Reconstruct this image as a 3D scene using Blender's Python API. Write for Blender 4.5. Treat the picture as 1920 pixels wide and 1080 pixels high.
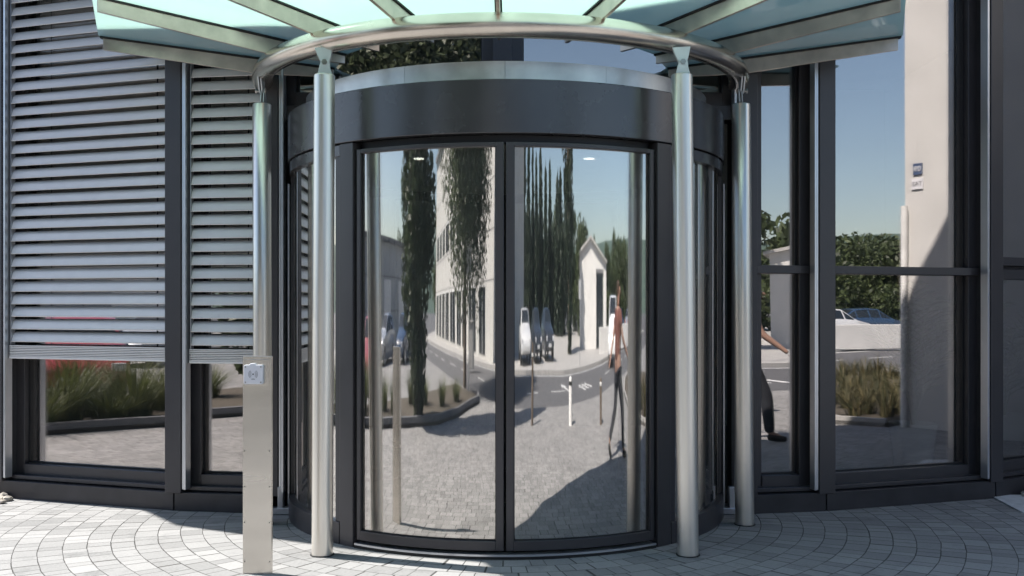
import bpy, bmesh, math, random
from math import sin, cos, pi, radians as R, sqrt, atan2, hypot
from mathutils import Vector, Matrix, noise
random.seed(7)
for o in list(bpy.data.objects): bpy.data.objects.remove(o)
S = bpy.context.scene
C = S.collection
# ------------------------------------------------------------------ camera, sky, sun, exposure
cd = bpy.data.cameras.new('camera'); cam = bpy.data.objects.new('camera', cd); C.objects.link(cam)
cam.location = (0, 0, 1.5); cam.rotation_euler = (R(90), 0, 0)
cd.sensor_width = 36; cd.lens = 35.63; cd.shift_y = 35/1920; cd.clip_start = .05; cd.clip_end = 4000
S.camera = cam
W = bpy.data.worlds.new('World'); S.world = W; W.use_nodes = True
wn = W.node_tree.nodes; wl = W.node_tree.links
sky = wn.new('ShaderNodeTexSky'); sky.sky_type = 'NISHITA'; sky.sun_disc = False
SUN_EL = 50; u_sun = Vector((-.938, .347, 0)).normalized()
sky.sun_elevation = R(SUN_EL); sky.sun_rotation = atan2(u_sun.x, u_sun.y)
sky.air_density = 1.0; sky.dust_density = 1.0; sky.ozone_density = 1.8
bg = wn['Background']; bg.inputs['Strength'].default_value = .092
wl.new(sky.outputs[0], bg.inputs['Color'])
sd = bpy.data.lights.new('sun', 'SUN'); sd.energy = 5; sd.angle = R(.5); sd.color = (1, .97, .92)
sun = bpy.data.objects.new('sun', sd); C.objects.link(sun)
dv = Vector((u_sun.x*cos(R(SUN_EL)), u_sun.y*cos(R(SUN_EL)), sin(R(SUN_EL))))
sun.rotation_euler = dv.to_track_quat('Z', 'Y').to_euler(); sun.location = (-12, 6, 20)
S.view_settings.view_transform = 'Standard'; S.view_settings.look = 'None'
S.view_settings.exposure = 1.0; S.view_settings.gamma = 1
S.cycles.max_bounces = 12; S.cycles.glossy_bounces = 6; S.cycles.transparent_max_bounces = 24; S.cycles.transmission_bounces = 8
S.cycles.caustics_reflective = False; S.cycles.caustics_refractive = False

# ------------------------------------------------------------------ materials
def newmat(name):
    m = bpy.data.materials.new(name); m.use_nodes = True
    nt = m.node_tree; nt.nodes.clear()
    out = nt.nodes.new('ShaderNodeOutputMaterial')
    return m, nt.nodes, nt.links, out
def nd(N, t, **k):
    n = N.new(t)
    for a, v in k.items(): setattr(n, a, v)
    return n
def mth(N, L, op, a, b=None, clamp=False):
    n = N.new('ShaderNodeMath'); n.operation = op; n.use_clamp = clamp
    for i, v in enumerate((a, b)):
        if v is None: continue
        if hasattr(v, 'links'): L.new(v, n.inputs[i])
        else: n.inputs[i].default_value = v
    return n.outputs[0]
def pm(name, col, rough=.5, metal=0, var=.12, scale=6, bump=0, bscale=40, spec=.5, stretch=None, col2=None, coat=0, emit=None, rvar=0):
    m, N, L, out = newmat(name)
    b = N.new('ShaderNodeBsdfPrincipled'); L.new(b.outputs[0], out.inputs[0])
    b.inputs['Roughness'].default_value = rough; b.inputs['Metallic'].default_value = metal
    b.inputs['Specular IOR Level'].default_value = spec; b.inputs['Coat Weight'].default_value = coat
    tc = N.new('ShaderNodeTexCoord'); mp = N.new('ShaderNodeMapping'); L.new(tc.outputs['Object'], mp.inputs[0])
    if stretch: mp.inputs['Scale'].default_value = stretch
    nz = N.new('ShaderNodeTexNoise'); nz.inputs['Scale'].default_value = scale; nz.inputs['Detail'].default_value = 6
    L.new(mp.outputs[0], nz.inputs['Vector'])
    cr = N.new('ShaderNodeValToRGB')
    c2 = col2 or tuple(c*(1+var) for c in col); c1 = col if col2 else tuple(c*(1-var) for c in col)
    cr.color_ramp.elements[0].position = .35; cr.color_ramp.elements[1].position = .65
    cr.color_ramp.elements[0].color = (*c1, 1); cr.color_ramp.elements[1].color = (*c2, 1)
    L.new(nz.outputs[0], cr.inputs[0]); L.new(cr.outputs[0], b.inputs['Base Color'])
    if rvar:
        L.new(mth(N, L, 'ADD', mth(N, L, 'MULTIPLY', nz.outputs[0], rvar), rough-rvar/2), b.inputs['Roughness'])
    if bump:
        n2 = N.new('ShaderNodeTexNoise'); n2.inputs['Scale'].default_value = bscale; n2.inputs['Detail'].default_value = 4
        L.new(mp.outputs[0], n2.inputs['Vector'])
        bp = N.new('ShaderNodeBump'); bp.inputs['Strength'].default_value = bump; bp.inputs['Distance'].default_value = .02
        L.new(n2.outputs[0], bp.inputs['Height']); L.new(bp.outputs[0], b.inputs['Normal'])
    if emit:
        b.inputs['Emission Color'].default_value = (*emit[0], 1); b.inputs['Emission Strength'].default_value = emit[1]
    return m
def glassmat(name, refl, tint, wav=.0, wscale=1.5, gtint=(1, 1, 1), stretch=(1, 1, .25), rgh=0, dust=.012):
    m, N, L, out = newmat(name)
    tr = N.new('ShaderNodeBsdfTransparent'); tr.inputs[0].default_value = (*tint, 1)
    gl = N.new('ShaderNodeBsdfGlossy'); gl.inputs[0].default_value = (*gtint, 1); gl.inputs['Roughness'].default_value = rgh
    lw = N.new('ShaderNodeLayerWeight'); lw.inputs['Blend'].default_value = .5
    f5 = mth(N, L, 'POWER', lw.outputs['Facing'], 4)
    fac = mth(N, L, 'ADD', mth(N, L, 'MULTIPLY', f5, 1-refl), refl, True)
    mx = N.new('ShaderNodeMixShader'); L.new(fac, mx.inputs[0]); L.new(tr.outputs[0], mx.inputs[1]); L.new(gl.outputs[0], mx.inputs[2])
    if wav:
        tc = N.new('ShaderNodeTexCoord'); mp = N.new('ShaderNodeMapping'); mp.inputs['Scale'].default_value = stretch
        L.new(tc.outputs['Object'], mp.inputs[0])
        nz = N.new('ShaderNodeTexNoise'); nz.inputs['Scale'].default_value = wscale; nz.inputs['Detail'].default_value = 2
        L.new(mp.outputs[0], nz.inputs['Vector'])
        bp = N.new('ShaderNodeBump'); bp.inputs['Strength'].default_value = 1; bp.inputs['Distance'].default_value = wav
        L.new(nz.outputs[0], bp.inputs['Height']); L.new(bp.outputs[0], gl.inputs['Normal'])
    if dust:
        df = N.new('ShaderNodeBsdfDiffuse'); df.inputs[0].default_value = (.6, .6, .58, 1); md = N.new('ShaderNodeMixShader')
        tc2 = N.new('ShaderNodeTexCoord'); dn = N.new('ShaderNodeTexNoise'); dn.inputs['Scale'].default_value = 3; dn.inputs['Detail'].default_value = 7; L.new(tc2.outputs['Object'], dn.inputs['Vector'])
        L.new(mth(N, L, 'MULTIPLY', dn.outputs[0], dust*2), md.inputs[0]); L.new(mx.outputs[0], md.inputs[1]); L.new(df.outputs[0], md.inputs[2]); mx = md
    L.new(mx.outputs[0], out.inputs[0])
    return m
def paver_mat(name):
    m, N, L, out = newmat(name)
    b = N.new('ShaderNodeBsdfPrincipled'); L.new(b.outputs[0], out.inputs[0])
    g = N.new('ShaderNodeNewGeometry'); sp = N.new('ShaderNodeSeparateXYZ')
    nzw = N.new('ShaderNodeTexNoise'); nzw.inputs['Scale'].default_value = 2.2; nzw.inputs['Detail'].default_value = 3
    L.new(g.outputs['Position'], nzw.inputs['Vector'])
    vs = N.new('ShaderNodeVectorMath'); vs.operation = 'MULTIPLY_ADD'
    L.new(nzw.outputs['Color'], vs.inputs[0]); vs.inputs[1].default_value = (.022, .022, 0); L.new(g.outputs['Position'], vs.inputs[2])
    L.new(vs.outputs[0], sp.inputs[0])
    dx = mth(N, L, 'ADD', sp.outputs[0], .05); dy = mth(N, L, 'SUBTRACT', sp.outputs[1], 7.4)
    r = mth(N, L, 'SQRT', mth(N, L, 'ADD', mth(N, L, 'MULTIPLY', dx, dx), mth(N, L, 'MULTIPLY', dy, dy)))
    th = mth(N, L, 'ARCTAN2', dx, dy)
    PW = .14; rw = mth(N, L, 'DIVIDE', r, PW); row = mth(N, L, 'FLOOR', rw); fr = mth(N, L, 'FRACT', rw)
    wn1 = N.new('ShaderNodeTexWhiteNoise'); wn1.noise_dimensions = '1D'; L.new(row, wn1.inputs['W'])
    cnt = mth(N, L, 'ROUND', mth(N, L, 'MULTIPLY', mth(N, L, 'ADD', row, .5), 2*pi*PW/.125))
    u = mth(N, L, 'ADD', mth(N, L, 'MULTIPLY', mth(N, L, 'ADD', mth(N, L, 'DIVIDE', th, 2*pi), .5), cnt), mth(N, L, 'MULTIPLY', wn1.outputs['Value'], 9))
    # uneven lengths: warp u
    uw = mth(N, L, 'ADD', u, mth(N, L, 'MULTIPLY', mth(N, L, 'SINE', mth(N, L, 'MULTIPLY', u, 2.4)), .22))
    bi = mth(N, L, 'FLOOR', uw); fu = mth(N, L, 'FRACT', uw)
    du = mth(N, L, 'MULTIPLY', mth(N, L, 'MINIMUM', fu, mth(N, L, 'SUBTRACT', 1, fu)), .125)
    dr = mth(N, L, 'MULTIPLY', mth(N, L, 'MINIMUM', fr, mth(N, L, 'SUBTRACT', 1, fr)), PW)
    cv = N.new('ShaderNodeCombineXYZ'); L.new(row, cv.inputs[0]); L.new(bi, cv.inputs[1])
    wn2 = N.new('ShaderNodeTexWhiteNoise'); wn2.noise_dimensions = '3D'; L.new(cv.outputs[0], wn2.inputs['Vector'])
    sc = N.new('ShaderNodeSeparateColor'); L.new(wn2.outputs['Color'], sc.inputs[0])
    # joint widths vary
    jw = mth(N, L, 'ADD', mth(N, L, 'MULTIPLY', sc.outputs[0], .0022), .0009)
    d = mth(N, L, 'MINIMUM', mth(N, L, 'MULTIPLY', du, .75), dr)
    mr = N.new('ShaderNodeMapRange'); mr.interpolation_type = 'SMOOTHSTEP'
    L.new(d, mr.inputs[0]); L.new(mth(N, L, 'MULTIPLY', jw, .5), mr.inputs[1]); L.new(mth(N, L, 'MULTIPLY', jw, 1.9), mr.inputs[2])
    nz = N.new('ShaderNodeTexNoise'); nz.inputs['Scale'].default_value = 60; nz.inputs['Detail'].default_value = 6; L.new(g.outputs['Position'], nz.inputs['Vector'])
    nb = N.new('ShaderNodeTexNoise'); nb.inputs['Scale'].default_value = 1.1; nb.inputs['Detail'].default_value = 5; L.new(g.outputs['Position'], nb.inputs['Vector'])
    v = mth(N, L, 'ADD', mth(N, L, 'MULTIPLY', sc.outputs[1], .34), mth(N, L, 'ADD', mth(N, L, 'MULTIPLY', nz.outputs[0], .42), mth(N, L, 'MULTIPLY', nb.outputs[0], .40)))
    ns = N.new('ShaderNodeTexNoise'); ns.inputs['Scale'].default_value = 3.7; ns.inputs['Detail'].default_value = 8; ns.inputs['Roughness'].default_value = .7; L.new(g.outputs['Position'], ns.inputs['Vector'])
    st = N.new('ShaderNodeMapRange'); L.new(ns.outputs[0], st.inputs[0]); st.inputs[1].default_value = .54; st.inputs[2].default_value = .74; st.inputs[3].default_value = 0; st.inputs[4].default_value = .34
    vo = N.new('ShaderNodeTexVoronoi'); vo.inputs['Scale'].default_value = 2.1; L.new(g.outputs['Position'], vo.inputs['Vector'])
    gum = N.new('ShaderNodeMapRange'); L.new(vo.outputs['Distance'], gum.inputs[0]); gum.inputs[1].default_value = .03; gum.inputs[2].default_value = .045; gum.inputs[3].default_value = .22; gum.inputs[4].default_value = 0
    v = mth(N, L, 'SUBTRACT', v, mth(N, L, 'ADD', st.outputs[0], gum.outputs[0]))
    cr = N.new('ShaderNodeValToRGB'); e = cr.color_ramp.elements
    e[0].position = .2; e[0].color = (.19, .188, .185, 1); e[1].position = .85; e[1].color = (.38, .372, .365, 1)
    L.new(v, cr.inputs[0])
    mx = N.new('ShaderNodeMix'); mx.data_type = 'RGBA'; L.new(mr.outputs[0], mx.inputs[0]); mx.inputs[6].default_value = (.07, .067, .062, 1); L.new(cr.outputs[0], mx.inputs[7])
    L.new(mx.outputs[2], b.inputs['Base Color'])
    b.inputs['Roughness'].default_value = .75; b.inputs['Specular IOR Level'].default_value = .3
    h = mth(N, L, 'ADD', mth(N, L, 'ADD', mr.outputs[0], mth(N, L, 'MULTIPLY', nz.outputs[0], .35)), mth(N, L, 'MULTIPLY', sc.outputs[2], .3))
    bp = N.new('ShaderNodeBump'); bp.inputs['Strength'].default_value = .8; bp.inputs['Distance'].default_value = .004
    L.new(h, bp.inputs['Height']); L.new(bp.outputs[0], b.inputs['Normal'])
    return m
def leafmat(name, c1, c2):
    m, N, L, out = newmat(name)
    g = N.new('ShaderNodeNewGeometry')
    cr = N.new('ShaderNodeValToRGB'); cr.color_ramp.elements[0].color = (*c1, 1); cr.color_ramp.elements[1].color = (*c2, 1)
    L.new(g.outputs['Random Per Island'], cr.inputs[0])
    d = N.new('ShaderNodeBsdfPrincipled'); d.inputs['Roughness'].default_value = .55; L.new(cr.outputs[0], d.inputs['Base Color'])
    t = N.new('ShaderNodeBsdfTranslucent'); L.new(cr.outputs[0], t.inputs[0])
    mx = N.new('ShaderNodeMixShader'); mx.inputs[0].default_value = .3; L.new(d.outputs[0], mx.inputs[1]); L.new(t.outputs[0], mx.inputs[2]); L.new(mx.outputs[0], out.inputs[0])
    return m
def canopy_glass():
    m, N, L, out = newmat('frosted_canopy_glass')
    col = (.75, .93, .875)
    t = N.new('ShaderNodeBsdfTranslucent'); t.inputs[0].default_value = (*col, 1)
    d = N.new('ShaderNodeBsdfDiffuse'); d.inputs[0].default_value = (.56, .70, .665, 1)
    tr = N.new('ShaderNodeBsdfTransparent'); tr.inputs[0].default_value = (.70, .86, .82, 1)
    gl = N.new('ShaderNodeBsdfGlossy'); gl.inputs['Roughness'].default_value = .04
    nz = N.new('ShaderNodeTexNoise'); nz.inputs['Scale'].default_value = 1.3; nz.inputs['Detail'].default_value = 4
    g = N.new('ShaderNodeNewGeometry'); L.new(g.outputs['Position'], nz.inputs['Vector'])
    a = N.new('ShaderNodeMixShader'); a.inputs[0].default_value = .22; L.new(t.outputs[0], a.inputs[1]); L.new(d.outputs[0], a.inputs[2])
    b = N.new('ShaderNodeMixShader'); L.new(mth(N, L, 'ADD', mth(N, L, 'MULTIPLY', nz.outputs[0], .10), .07), b.inputs[0]); L.new(a.outputs[0], b.inputs[1]); L.new(tr.outputs[0], b.inputs[2])
    lw = N.new('ShaderNodeLayerWeight'); lw.inputs['Blend'].default_value = .5
    fac = mth(N, L, 'ADD', mth(N, L, 'MULTIPLY', mth(N, L, 'POWER', lw.outputs['Facing'], 4), .7), .05, True)
    c = N.new('ShaderNodeMixShader'); L.new(fac, c.inputs[0]); L.new(b.outputs[0], c.inputs[1]); L.new(gl.outputs[0], c.inputs[2])
    L.new(c.outputs[0], out.inputs[0]); return m
M = {}
M['frame'] = pm('anthracite_coated_aluminium', (.066, .062, .066), .36, .3, .06, 3, .02, 90, rvar=.12)
M['frame_dark'] = pm('black_window_gasket', (.014, .014, .016), .5)
M['plinth'] = pm('anthracite_plinth_sheet', (.055, .052, .056), .4, .3, .15, 5, rvar=.15)
M['band'] = pm('anthracite_curved_fascia', (.105, .102, .108), .27, .65, .05, 2, rvar=.1)
M['steel'] = pm('brushed_stainless_steel', (.80, .76, .70), .33, .93, .07, 3, .008, 90, stretch=(1, 1, .08), rvar=.16)
M['ringsteel'] = pm('brushed_steel_tube', (.66, .60, .53), .25, 1, .12, 4, .02, 120, rvar=.14)
M['fin'] = pm('satin_steel_fin', (.60, .52, .45), .33, .85, .14, 7, .02, 60, rvar=.15)
M['galv'] = pm('brushed_steel_cap', (.55, .56, .57), .34, .9, .16, 5, .02, 60, rvar=.2)
M['alu'] = pm('silver_guide_rail', (.62, .63, .66), .3, .8, .05, 4)
M['slat'] = pm('silver_grey_blind_slat', (.80, .775, .745), .36, .12, .02, 9)
M['gasket'] = pm('black_rubber', (.012, .012, .012), .6)
M['bolt'] = pm('steel_bolt', (.35, .34, .32), .3, 1)
M['bracket'] = pm('painted_bracket_plate', (.58, .60, .62), .4, .4, .06)
M['glass'] = glassmat('reflective_window_glass', .34, (.90, .92, .91), .0016, .9, (1, .92, .885))
M['dglass'] = glassmat('curved_door_glass', .46, (.80, .84, .82), .006, 2.2, (1, .94, .905), (1, 1, .06), .022, .035)
M['cglass'] = canopy_glass()
M['paver'] = paver_mat('radial_concrete_pavers')
M['asphalt'] = pm('asphalt', (.115, .115, .12), .85, 0, .2, 30, .3, 200, stretch=(.3, .3, .3))
M['concrete'] = pm('pale_concrete', (.42, .41, .395), .8, 0, .1, 3, .1, 80)
M['paleslab'] = pm('pale_stone_slab', (.62, .62, .62), .8, 0, .1, 12, .1, 80)
M['render_wall'] = pm('beige_rendered_wall', (.60, .59, .575), .85, 0, .05, 2, .15, 120)
M['white_wall'] = pm('white_rendered_wall', (.68, .67, .65), .8, 0, .05, 1.5, .1, 60)
M['panel_wall'] = pm('pale_panel_wall', (.56, .55, .52), .7, 0, .05, 1.5, .05, 60)
M['grey_wall'] = pm('grey_panel_wall', (.40, .42, .43), .7, 0, .06, 1)
M['roof'] = pm('grey_roof_sheet', (.16, .16, .17), .7)
M['darkwin'] = pm('dark_reflective_window', (.02, .025, .03), .08, 0, .05, 1, spec=.8)
M['soil'] = pm('dry_soil', (.10, .085, .065), .95, 0, .3, 20, .6, 60)
M['turf'] = pm('dry_grass_ground', (.09, .10, .045), .95, 0, .3, 3, .5, 60, col2=(.17, .15, .08))
M['hill'] = pm('wooded_hill', (.05, .085, .07), .95, 0, .3, .02, .0, 1, col2=(.085, .125, .095))
M['white'] = pm('white_paint', (.75, .75, .74), .6, 0, .08, 6)
M['red'] = pm('red_car_paint', (.42, .03, .035), .3, 0, .03, 2, coat=1)
M['cwhite'] = pm('white_car_paint', (.72, .73, .74), .3, 0, .02, 2, coat=1)
M['cdark'] = pm('dark_car_paint', (.03, .035, .045), .25, 0, .03, 2, coat=1)
M['cblue'] = pm('blue_car_paint', (.03, .06, .12), .25, 0, .03, 2, coat=1)
M['csilver'] = pm('silver_car_paint', (.45, .47, .5), .3, .5, .03, 2, coat=1)
M['tyre'] = pm('tyre_rubber', (.02, .02, .02), .8)
M['lamp'] = pm('clear_headlamp', (.7, .7, .72), .1)
M['tail'] = pm('red_tail_lamp', (.4, .02, .02), .15)
M['bark'] = pm('grey_bark', (.13, .10, .075), .9, 0, .3, 8, .6, 30, stretch=(1, 1, .2))
M['leaf_pop'] = leafmat('poplar_leaves', (.018, .035, .014), (.075, .10, .05))
M['leaf_birch'] = leafmat('birch_leaves', (.028, .045, .018), (.13, .16, .085))
M['leaf_cyp'] = leafmat('cypress_leaves', (.012, .026, .014), (.045, .065, .035))
M['leaf_far'] = leafmat('mixed_leaves', (.022, .036, .014), (.10, .13, .05))
M['blade'] = leafmat('ornamental_grass_blades', (.02, .04, .012), (.17, .19, .06))
M['blade2'] = leafmat('wild_plant_leaves', (.02, .04, .012), (.22, .18, .09))
M['palm'] = leafmat('palm_leaves', (.10, .16, .08), (.34, .42, .28))
M['int_floor'] = pm('dark_interior_floor', (.06, .055, .055), .35, 0, .15, 2)
M['int_wall'] = pm('interior_wall', (.42, .42, .40), .8, 0, .05, 1)
M['pot'] = pm('glazed_white_pot', (.70, .75, .75), .25, 0, .08, 4)
M['skin'] = pm('skin', (.36, .22, .17), .5, 0, .05, 12)
M['shirt'] = pm('rust_red_shirt', (.17, .07, .055), .85, 0, .12, 20, .2, 200)
M['trousers'] = pm('dark_trousers', (.02, .022, .03), .85, 0, .15, 20, .2, 200)
M['hair'] = pm('brown_hair', (.05, .03, .018), .6, 0, .3, 60)
M['reader'] = pm('white_reader_plastic', (.74, .74, .78), .35, 0, .02, 4)
M['ink'] = pm('grey_ink', (.10, .10, .11), .6)
M['blue'] = pm('blue_sign_enamel', (.06, .09, .17), .4)
M['stone'] = pm('rough_pebbles', (.40, .36, .31), .85, 0, .3, 8, .3, 40)
M['post_steel'] = pm('brushed_post_sheet', (.66, .62, .565), .26, .9, .07, 4, .02, 150, stretch=(.15, 1, 1.6), rvar=.12)

# ------------------------------------------------------------------ helpers
class MB:
    def __init__(s): s.v = []; s.f = []; s.mi = []
    def add(s, vs, fs, mi=0):
        n = len(s.v); s.v += [tuple(v) for v in vs]; s.f += [tuple(i+n for i in f) for f in fs]; s.mi += [mi]*len(fs)
    def hexa(s, p, mi=0):   # p: 4 bottom (ccw from above) + 4 top
        s.add(p, [(3, 2, 1, 0), (4, 5, 6, 7), (0, 1, 5, 4), (1, 2, 6, 5), (2, 3, 7, 6), (3, 0, 4, 7)], mi)
    def box(s, x0, x1, y0, y1, z0, z1, mi=0):
        s.hexa([(x0, y0, z0), (x1, y0, z0), (x1, y1, z0), (x0, y1, z0), (x0, y0, z1), (x1, y0, z1), (x1, y1, z1), (x0, y1, z1)], mi)
    def fbox(s, F, s0, s1, d0, d1, z0, z1, mi=0):   # frame box: s along facade, d outwards
        A, u, n = F[:3]
        P = lambda a, d, z: (A[0]+u[0]*a+n[0]*d, A[1]+u[1]*a+n[1]*d, z)
        s.hexa([P(s0, d1, z0), P(s1, d1, z0), P(s1, d0, z0), P(s0, d0, z0), P(s0, d1, z1), P(s1, d1, z1), P(s1, d0, z1), P(s0, d0, z1)], mi)
    def prism(s, poly, z0, z1, mi=0):
        n = len(poly); v = [(x, y, z0) for x, y in poly]+[(x, y, z1) for x, y in poly]
        s.add(v, [tuple(range(n-1, -1, -1)), tuple(range(n, 2*n))]+[(i, (i+1) % n, n+(i+1) % n, n+i) for i in range(n)], mi)
    def xprism(s, pts, off, mi=0):   # 3d polygon extruded by offset vector
        n = len(pts); off = Vector(off); v = [Vector(p) for p in pts]; v += [p+off for p in v]
        s.add(v, [tuple(range(n-1, -1, -1)), tuple(range(n, 2*n))]+[(i, (i+1) % n, n+(i+1) % n, n+i) for i in range(n)], mi)
    def arc(s, c, r0, r1, a0, a1, z0, z1, seg=24, mi=0, closed=False):   # a from front (-y), + to +x
        v = []
        for i in range(seg+1):
            a = a0+(a1-a0)*i/seg; sx, cy = sin(a), -cos(a)
            v += [(c[0]+r0*sx, c[1]+r0*cy, z0), (c[0]+r1*sx, c[1]+r1*cy, z0), (c[0]+r1*sx, c[1]+r1*cy, z1), (c[0]+r0*sx, c[1]+r0*cy, z1)]
        f = []
        for i in range(seg):
            k = i*4; m = k+4
            f += [(k, m, m+1, k+1), (k+1, m+1, m+2, k+2), (k+2, m+2, m+3, k+3), (k+3, m+3, m, k)]
        if not closed: f += [(0, 1, 2, 3), (seg*4+3, seg*4+2, seg*4+1, seg*4)]
        s.add(v, f, mi)
    def tube(s, pts, rad, seg=12, mi=0, caps=True):
        pts = [Vector(p) for p in pts]; n = len(pts)
        rs = rad if isinstance(rad, (list, tuple)) else [rad]*n
        prev = None; v = []
        for i, p in enumerate(pts):
            t = (pts[min(i+1, n-1)]-pts[max(i-1, 0)]).normalized()
            if prev is None:
                a = Vector((0, 0, 1)) if abs(t.z) < .9 else Vector((1, 0, 0)); x = t.cross(a).normalized()
            else: x = (prev-t*prev.dot(t)).normalized()
            prev = x; y = t.cross(x)
            v += [p+x*rs[i]*cos(2*pi*k/seg)+y*rs[i]*sin(2*pi*k/seg) for k in range(seg)]
        f = [(i*seg+k, i*seg+(k+1) % seg, (i+1)*seg+(k+1) % seg, (i+1)*seg+k) for i in range(n-1) for k in range(seg)]
        if caps: f += [tuple(range(seg-1, -1, -1)), tuple((n-1)*seg+k for k in range(seg))]
        s.add(v, f, mi)
    def lathe(s, c, prof, seg=24, mi=0):
        v = [(c[0]+r*cos(2*pi*k/seg), c[1]+r*sin(2*pi*k/seg), c[2]+z) for r, z in prof for k in range(seg)]
        n = len(prof)
        f = [(i*seg+k, i*seg+(k+1) % seg, (i+1)*seg+(k+1) % seg, (i+1)*seg+k) for i in range(n-1) for k in range(seg)]
        f += [tuple(range(seg-1, -1, -1)), tuple((n-1)*seg+k for k in range(seg))]
        s.add(v, f, mi)
    def build(s, name, mat, parent=None, bevel=0, smooth=None, kind=None):
        off = Vector((0, 0, 0)); p = parent
        while p: off += p.location; p = p.parent
        me = bpy.data.meshes.new(name); me.from_pydata([tuple(Vector(v)-off) for v in s.v], [], s.f)
        for mm in (mat if isinstance(mat, (list, tuple)) else [mat]): me.materials.append(mm)
        if isinstance(mat, (list, tuple)): me.polygons.foreach_set('material_index', s.mi)
        me.update(); bm = bmesh.new(); bm.from_mesh(me); bmesh.ops.recalc_face_normals(bm, faces=bm.faces); bm.to_mesh(me); bm.free()
        if smooth is not None: me.shade_smooth(); me.set_sharp_from_angle(angle=R(smooth))
        o = bpy.data.objects.new(name, me); C.objects.link(o); o.parent = parent
        if bevel:
            b = o.modifiers.new('bevel', 'BEVEL'); b.width = bevel; b.segments = 2; b.limit_method = 'ANGLE'; b.angle_limit = R(40)
        if kind: o['kind'] = kind
        return o
def fastmesh(name, v, f, mat, parent=None):
    off = Vector((0, 0, 0)); p = parent
    while p: off += p.location; p = p.parent
    me = bpy.data.meshes.new(name); me.from_pydata([(a[0]-off.x, a[1]-off.y, a[2]-off.z) for a in v], [], f); me.materials.append(mat)
    o = bpy.data.objects.new(name, me); C.objects.link(o); o.parent = parent; return o
def tag(o, label=None, cat=None, group=None, kind=None):
    if label: o['label'] = label
    if cat: o['category'] = cat
    if group: o['group'] = group
    if kind: o['kind'] = kind
    return o
def thing(name, loc, label, cat, group=None):
    o = bpy.data.objects.new(name, None); C.objects.link(o); o.location = loc; o.empty_display_size = .2
    return tag(o, label, cat, group)
def copy_tree(root, loc, rz, label):
    def cp(o, par):
        c = o.copy(); C.objects.link(c); c.parent = par
        for ch in [x for x in C.objects if x.parent == o]: cp(ch, c)
        return c
    r = cp(root, None); r.location = loc; r.rotation_euler = (0, 0, rz); r['label'] = label; return r

# ------------------------------------------------------------------ ground, roads, terrain
ground = MB(); ground.box(-1500, 1500, -1500, 1500, -.6, -.125); ground.build('ground', M['asphalt'], kind='structure')
near = [(-30, -19.6), (-10, -9.3), (-3, -4.6), (1.1, -2.75), (4.8, -2.0), (8.7, -1.4), (15, -1.5), (40, -3.4)]
far = [(-30, -28), (-8, -16.2), (2.5, -11.6), (9, -9.6), (17, -8.8), (40, -10)]
m = MB(); m.prism([(-30, 30), (-30, -19.6)]+near[1:]+[(40, 30)], -.11, 0); m.build('plaza_paving', M['paver'], kind='structure')
m = MB(); m.prism(near+far[::-1], -.124, -.118); m.build('road', M['asphalt'], kind='structure')
m = MB(); m.prism([(-40, -60)]+far+[(60, -11), (60, -60)], -.12, -.004); m.build('far_pavement', M['concrete'], kind='structure')
def offs(poly, d):
    out = []
    for i, p in enumerate(poly):
        a = Vector(poly[max(i-1, 0)]); b = Vector(poly[min(i+1, len(poly)-1)]); t = (b-a).normalized(); out.append((p[0]+t.y*d, p[1]-t.x*d))
    return out
m = MB()
for d0, d1, pl in ((.22, .36, near), (.50, .60, near), (-.45, -.3, far)):
    a, b = offs(pl, d0), offs(pl, d1); m.prism(a+b[::-1], -.117, -.113)
for k in range(26):
    a = offs(near, 3.9); i = k % 7
for i in range(len(near)-1):
    A, B = Vector(offs(near, 3.9)[i]), Vector(offs(near, 3.9)[i+1]); L_ = (B-A).length; n = int(L_/3)
    for k in range(n):
        p = A+(B-A)*(k/n); q = p+(B-A).normalized()*1.5; w = Vector(((B-A).y, -(B-A).x)).normalized()*.06
        m.prism([tuple(p+w), tuple(q+w), tuple(q-w), tuple(p-w)], -.117, -.113)
# painted arrows / zebra bars in front of the far kerb
m.prism([(7.2, -4.6), (7.35, -4.6), (7.35, -6.4), (7.2, -6.4)], -.117, -.113); m.prism([(7.0, -6.4), (7.55, -6.4), (7.275, -7.2)], -.117, -.113)
for k in range(3): m.prism([(9.2+k*.5, -4.4), (9.38+k*.5, -4.4), (9.38+k*.5, -5.8), (9.2+k*.5, -5.8)], -.117, -.113)
m.build('road_marking', M['white'], kind='structure')
def kerb(poly, name, h=.1, w=.12, mt=None):
    m = MB(); q = offs(poly, w)
    for i in range(len(poly)-1):
        a, b, c, d = poly[i], poly[i+1], q[i+1], q[i]; e = .004
        m.prism([a, b, c, d], -.1, h)
    m.build(name, mt, kind='structure')
lb = [(-7.6, 9), (-7.4, 6.2), (-7.15, 5.2), (-6.3, 3.2), (-5.4, 1.7), (-4.1, .3), (-3.3, -1.5), (-2.6, -3.3), (-2.9, -4.3)]
m = MB(); m.prism(lb+[(-6, -5.8), (-8.2, -1.5), (-9.3, 3), (-9.8, 9)], -.1, .05); m.build('left_flower_bed', M['soil'], kind='structure')
kerb([(x, y) for x, y in lb], 'left_bed_kerb', .13, .14, M['roof'])
rb = [(7.2, 5.1), (7.0, 4.5), (7.6, 3.4), (8.8, 2.2), (10.5, .9), (13, -.3), (15, -.7)]
m = MB(); m.prism(rb+[(16.5, -.3), (17, 3.5), (14, 5.1)], -.1, .05); m.build('right_flower_bed', M['soil'], kind='structure')
kerb([(x, y) for x, y in rb][::-1], 'right_bed_kerb', mt=M['concrete'])
m = MB()
m.prism([(3.78, 8.02), (3.70, 7.36), (5.0, 6.9), (6.4, 7.8), (5.0, 8.6), (4.2, 8.02)], 0.0, .012); m.build('pale_slab_strip', M['paleslab'], kind='structure')
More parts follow.
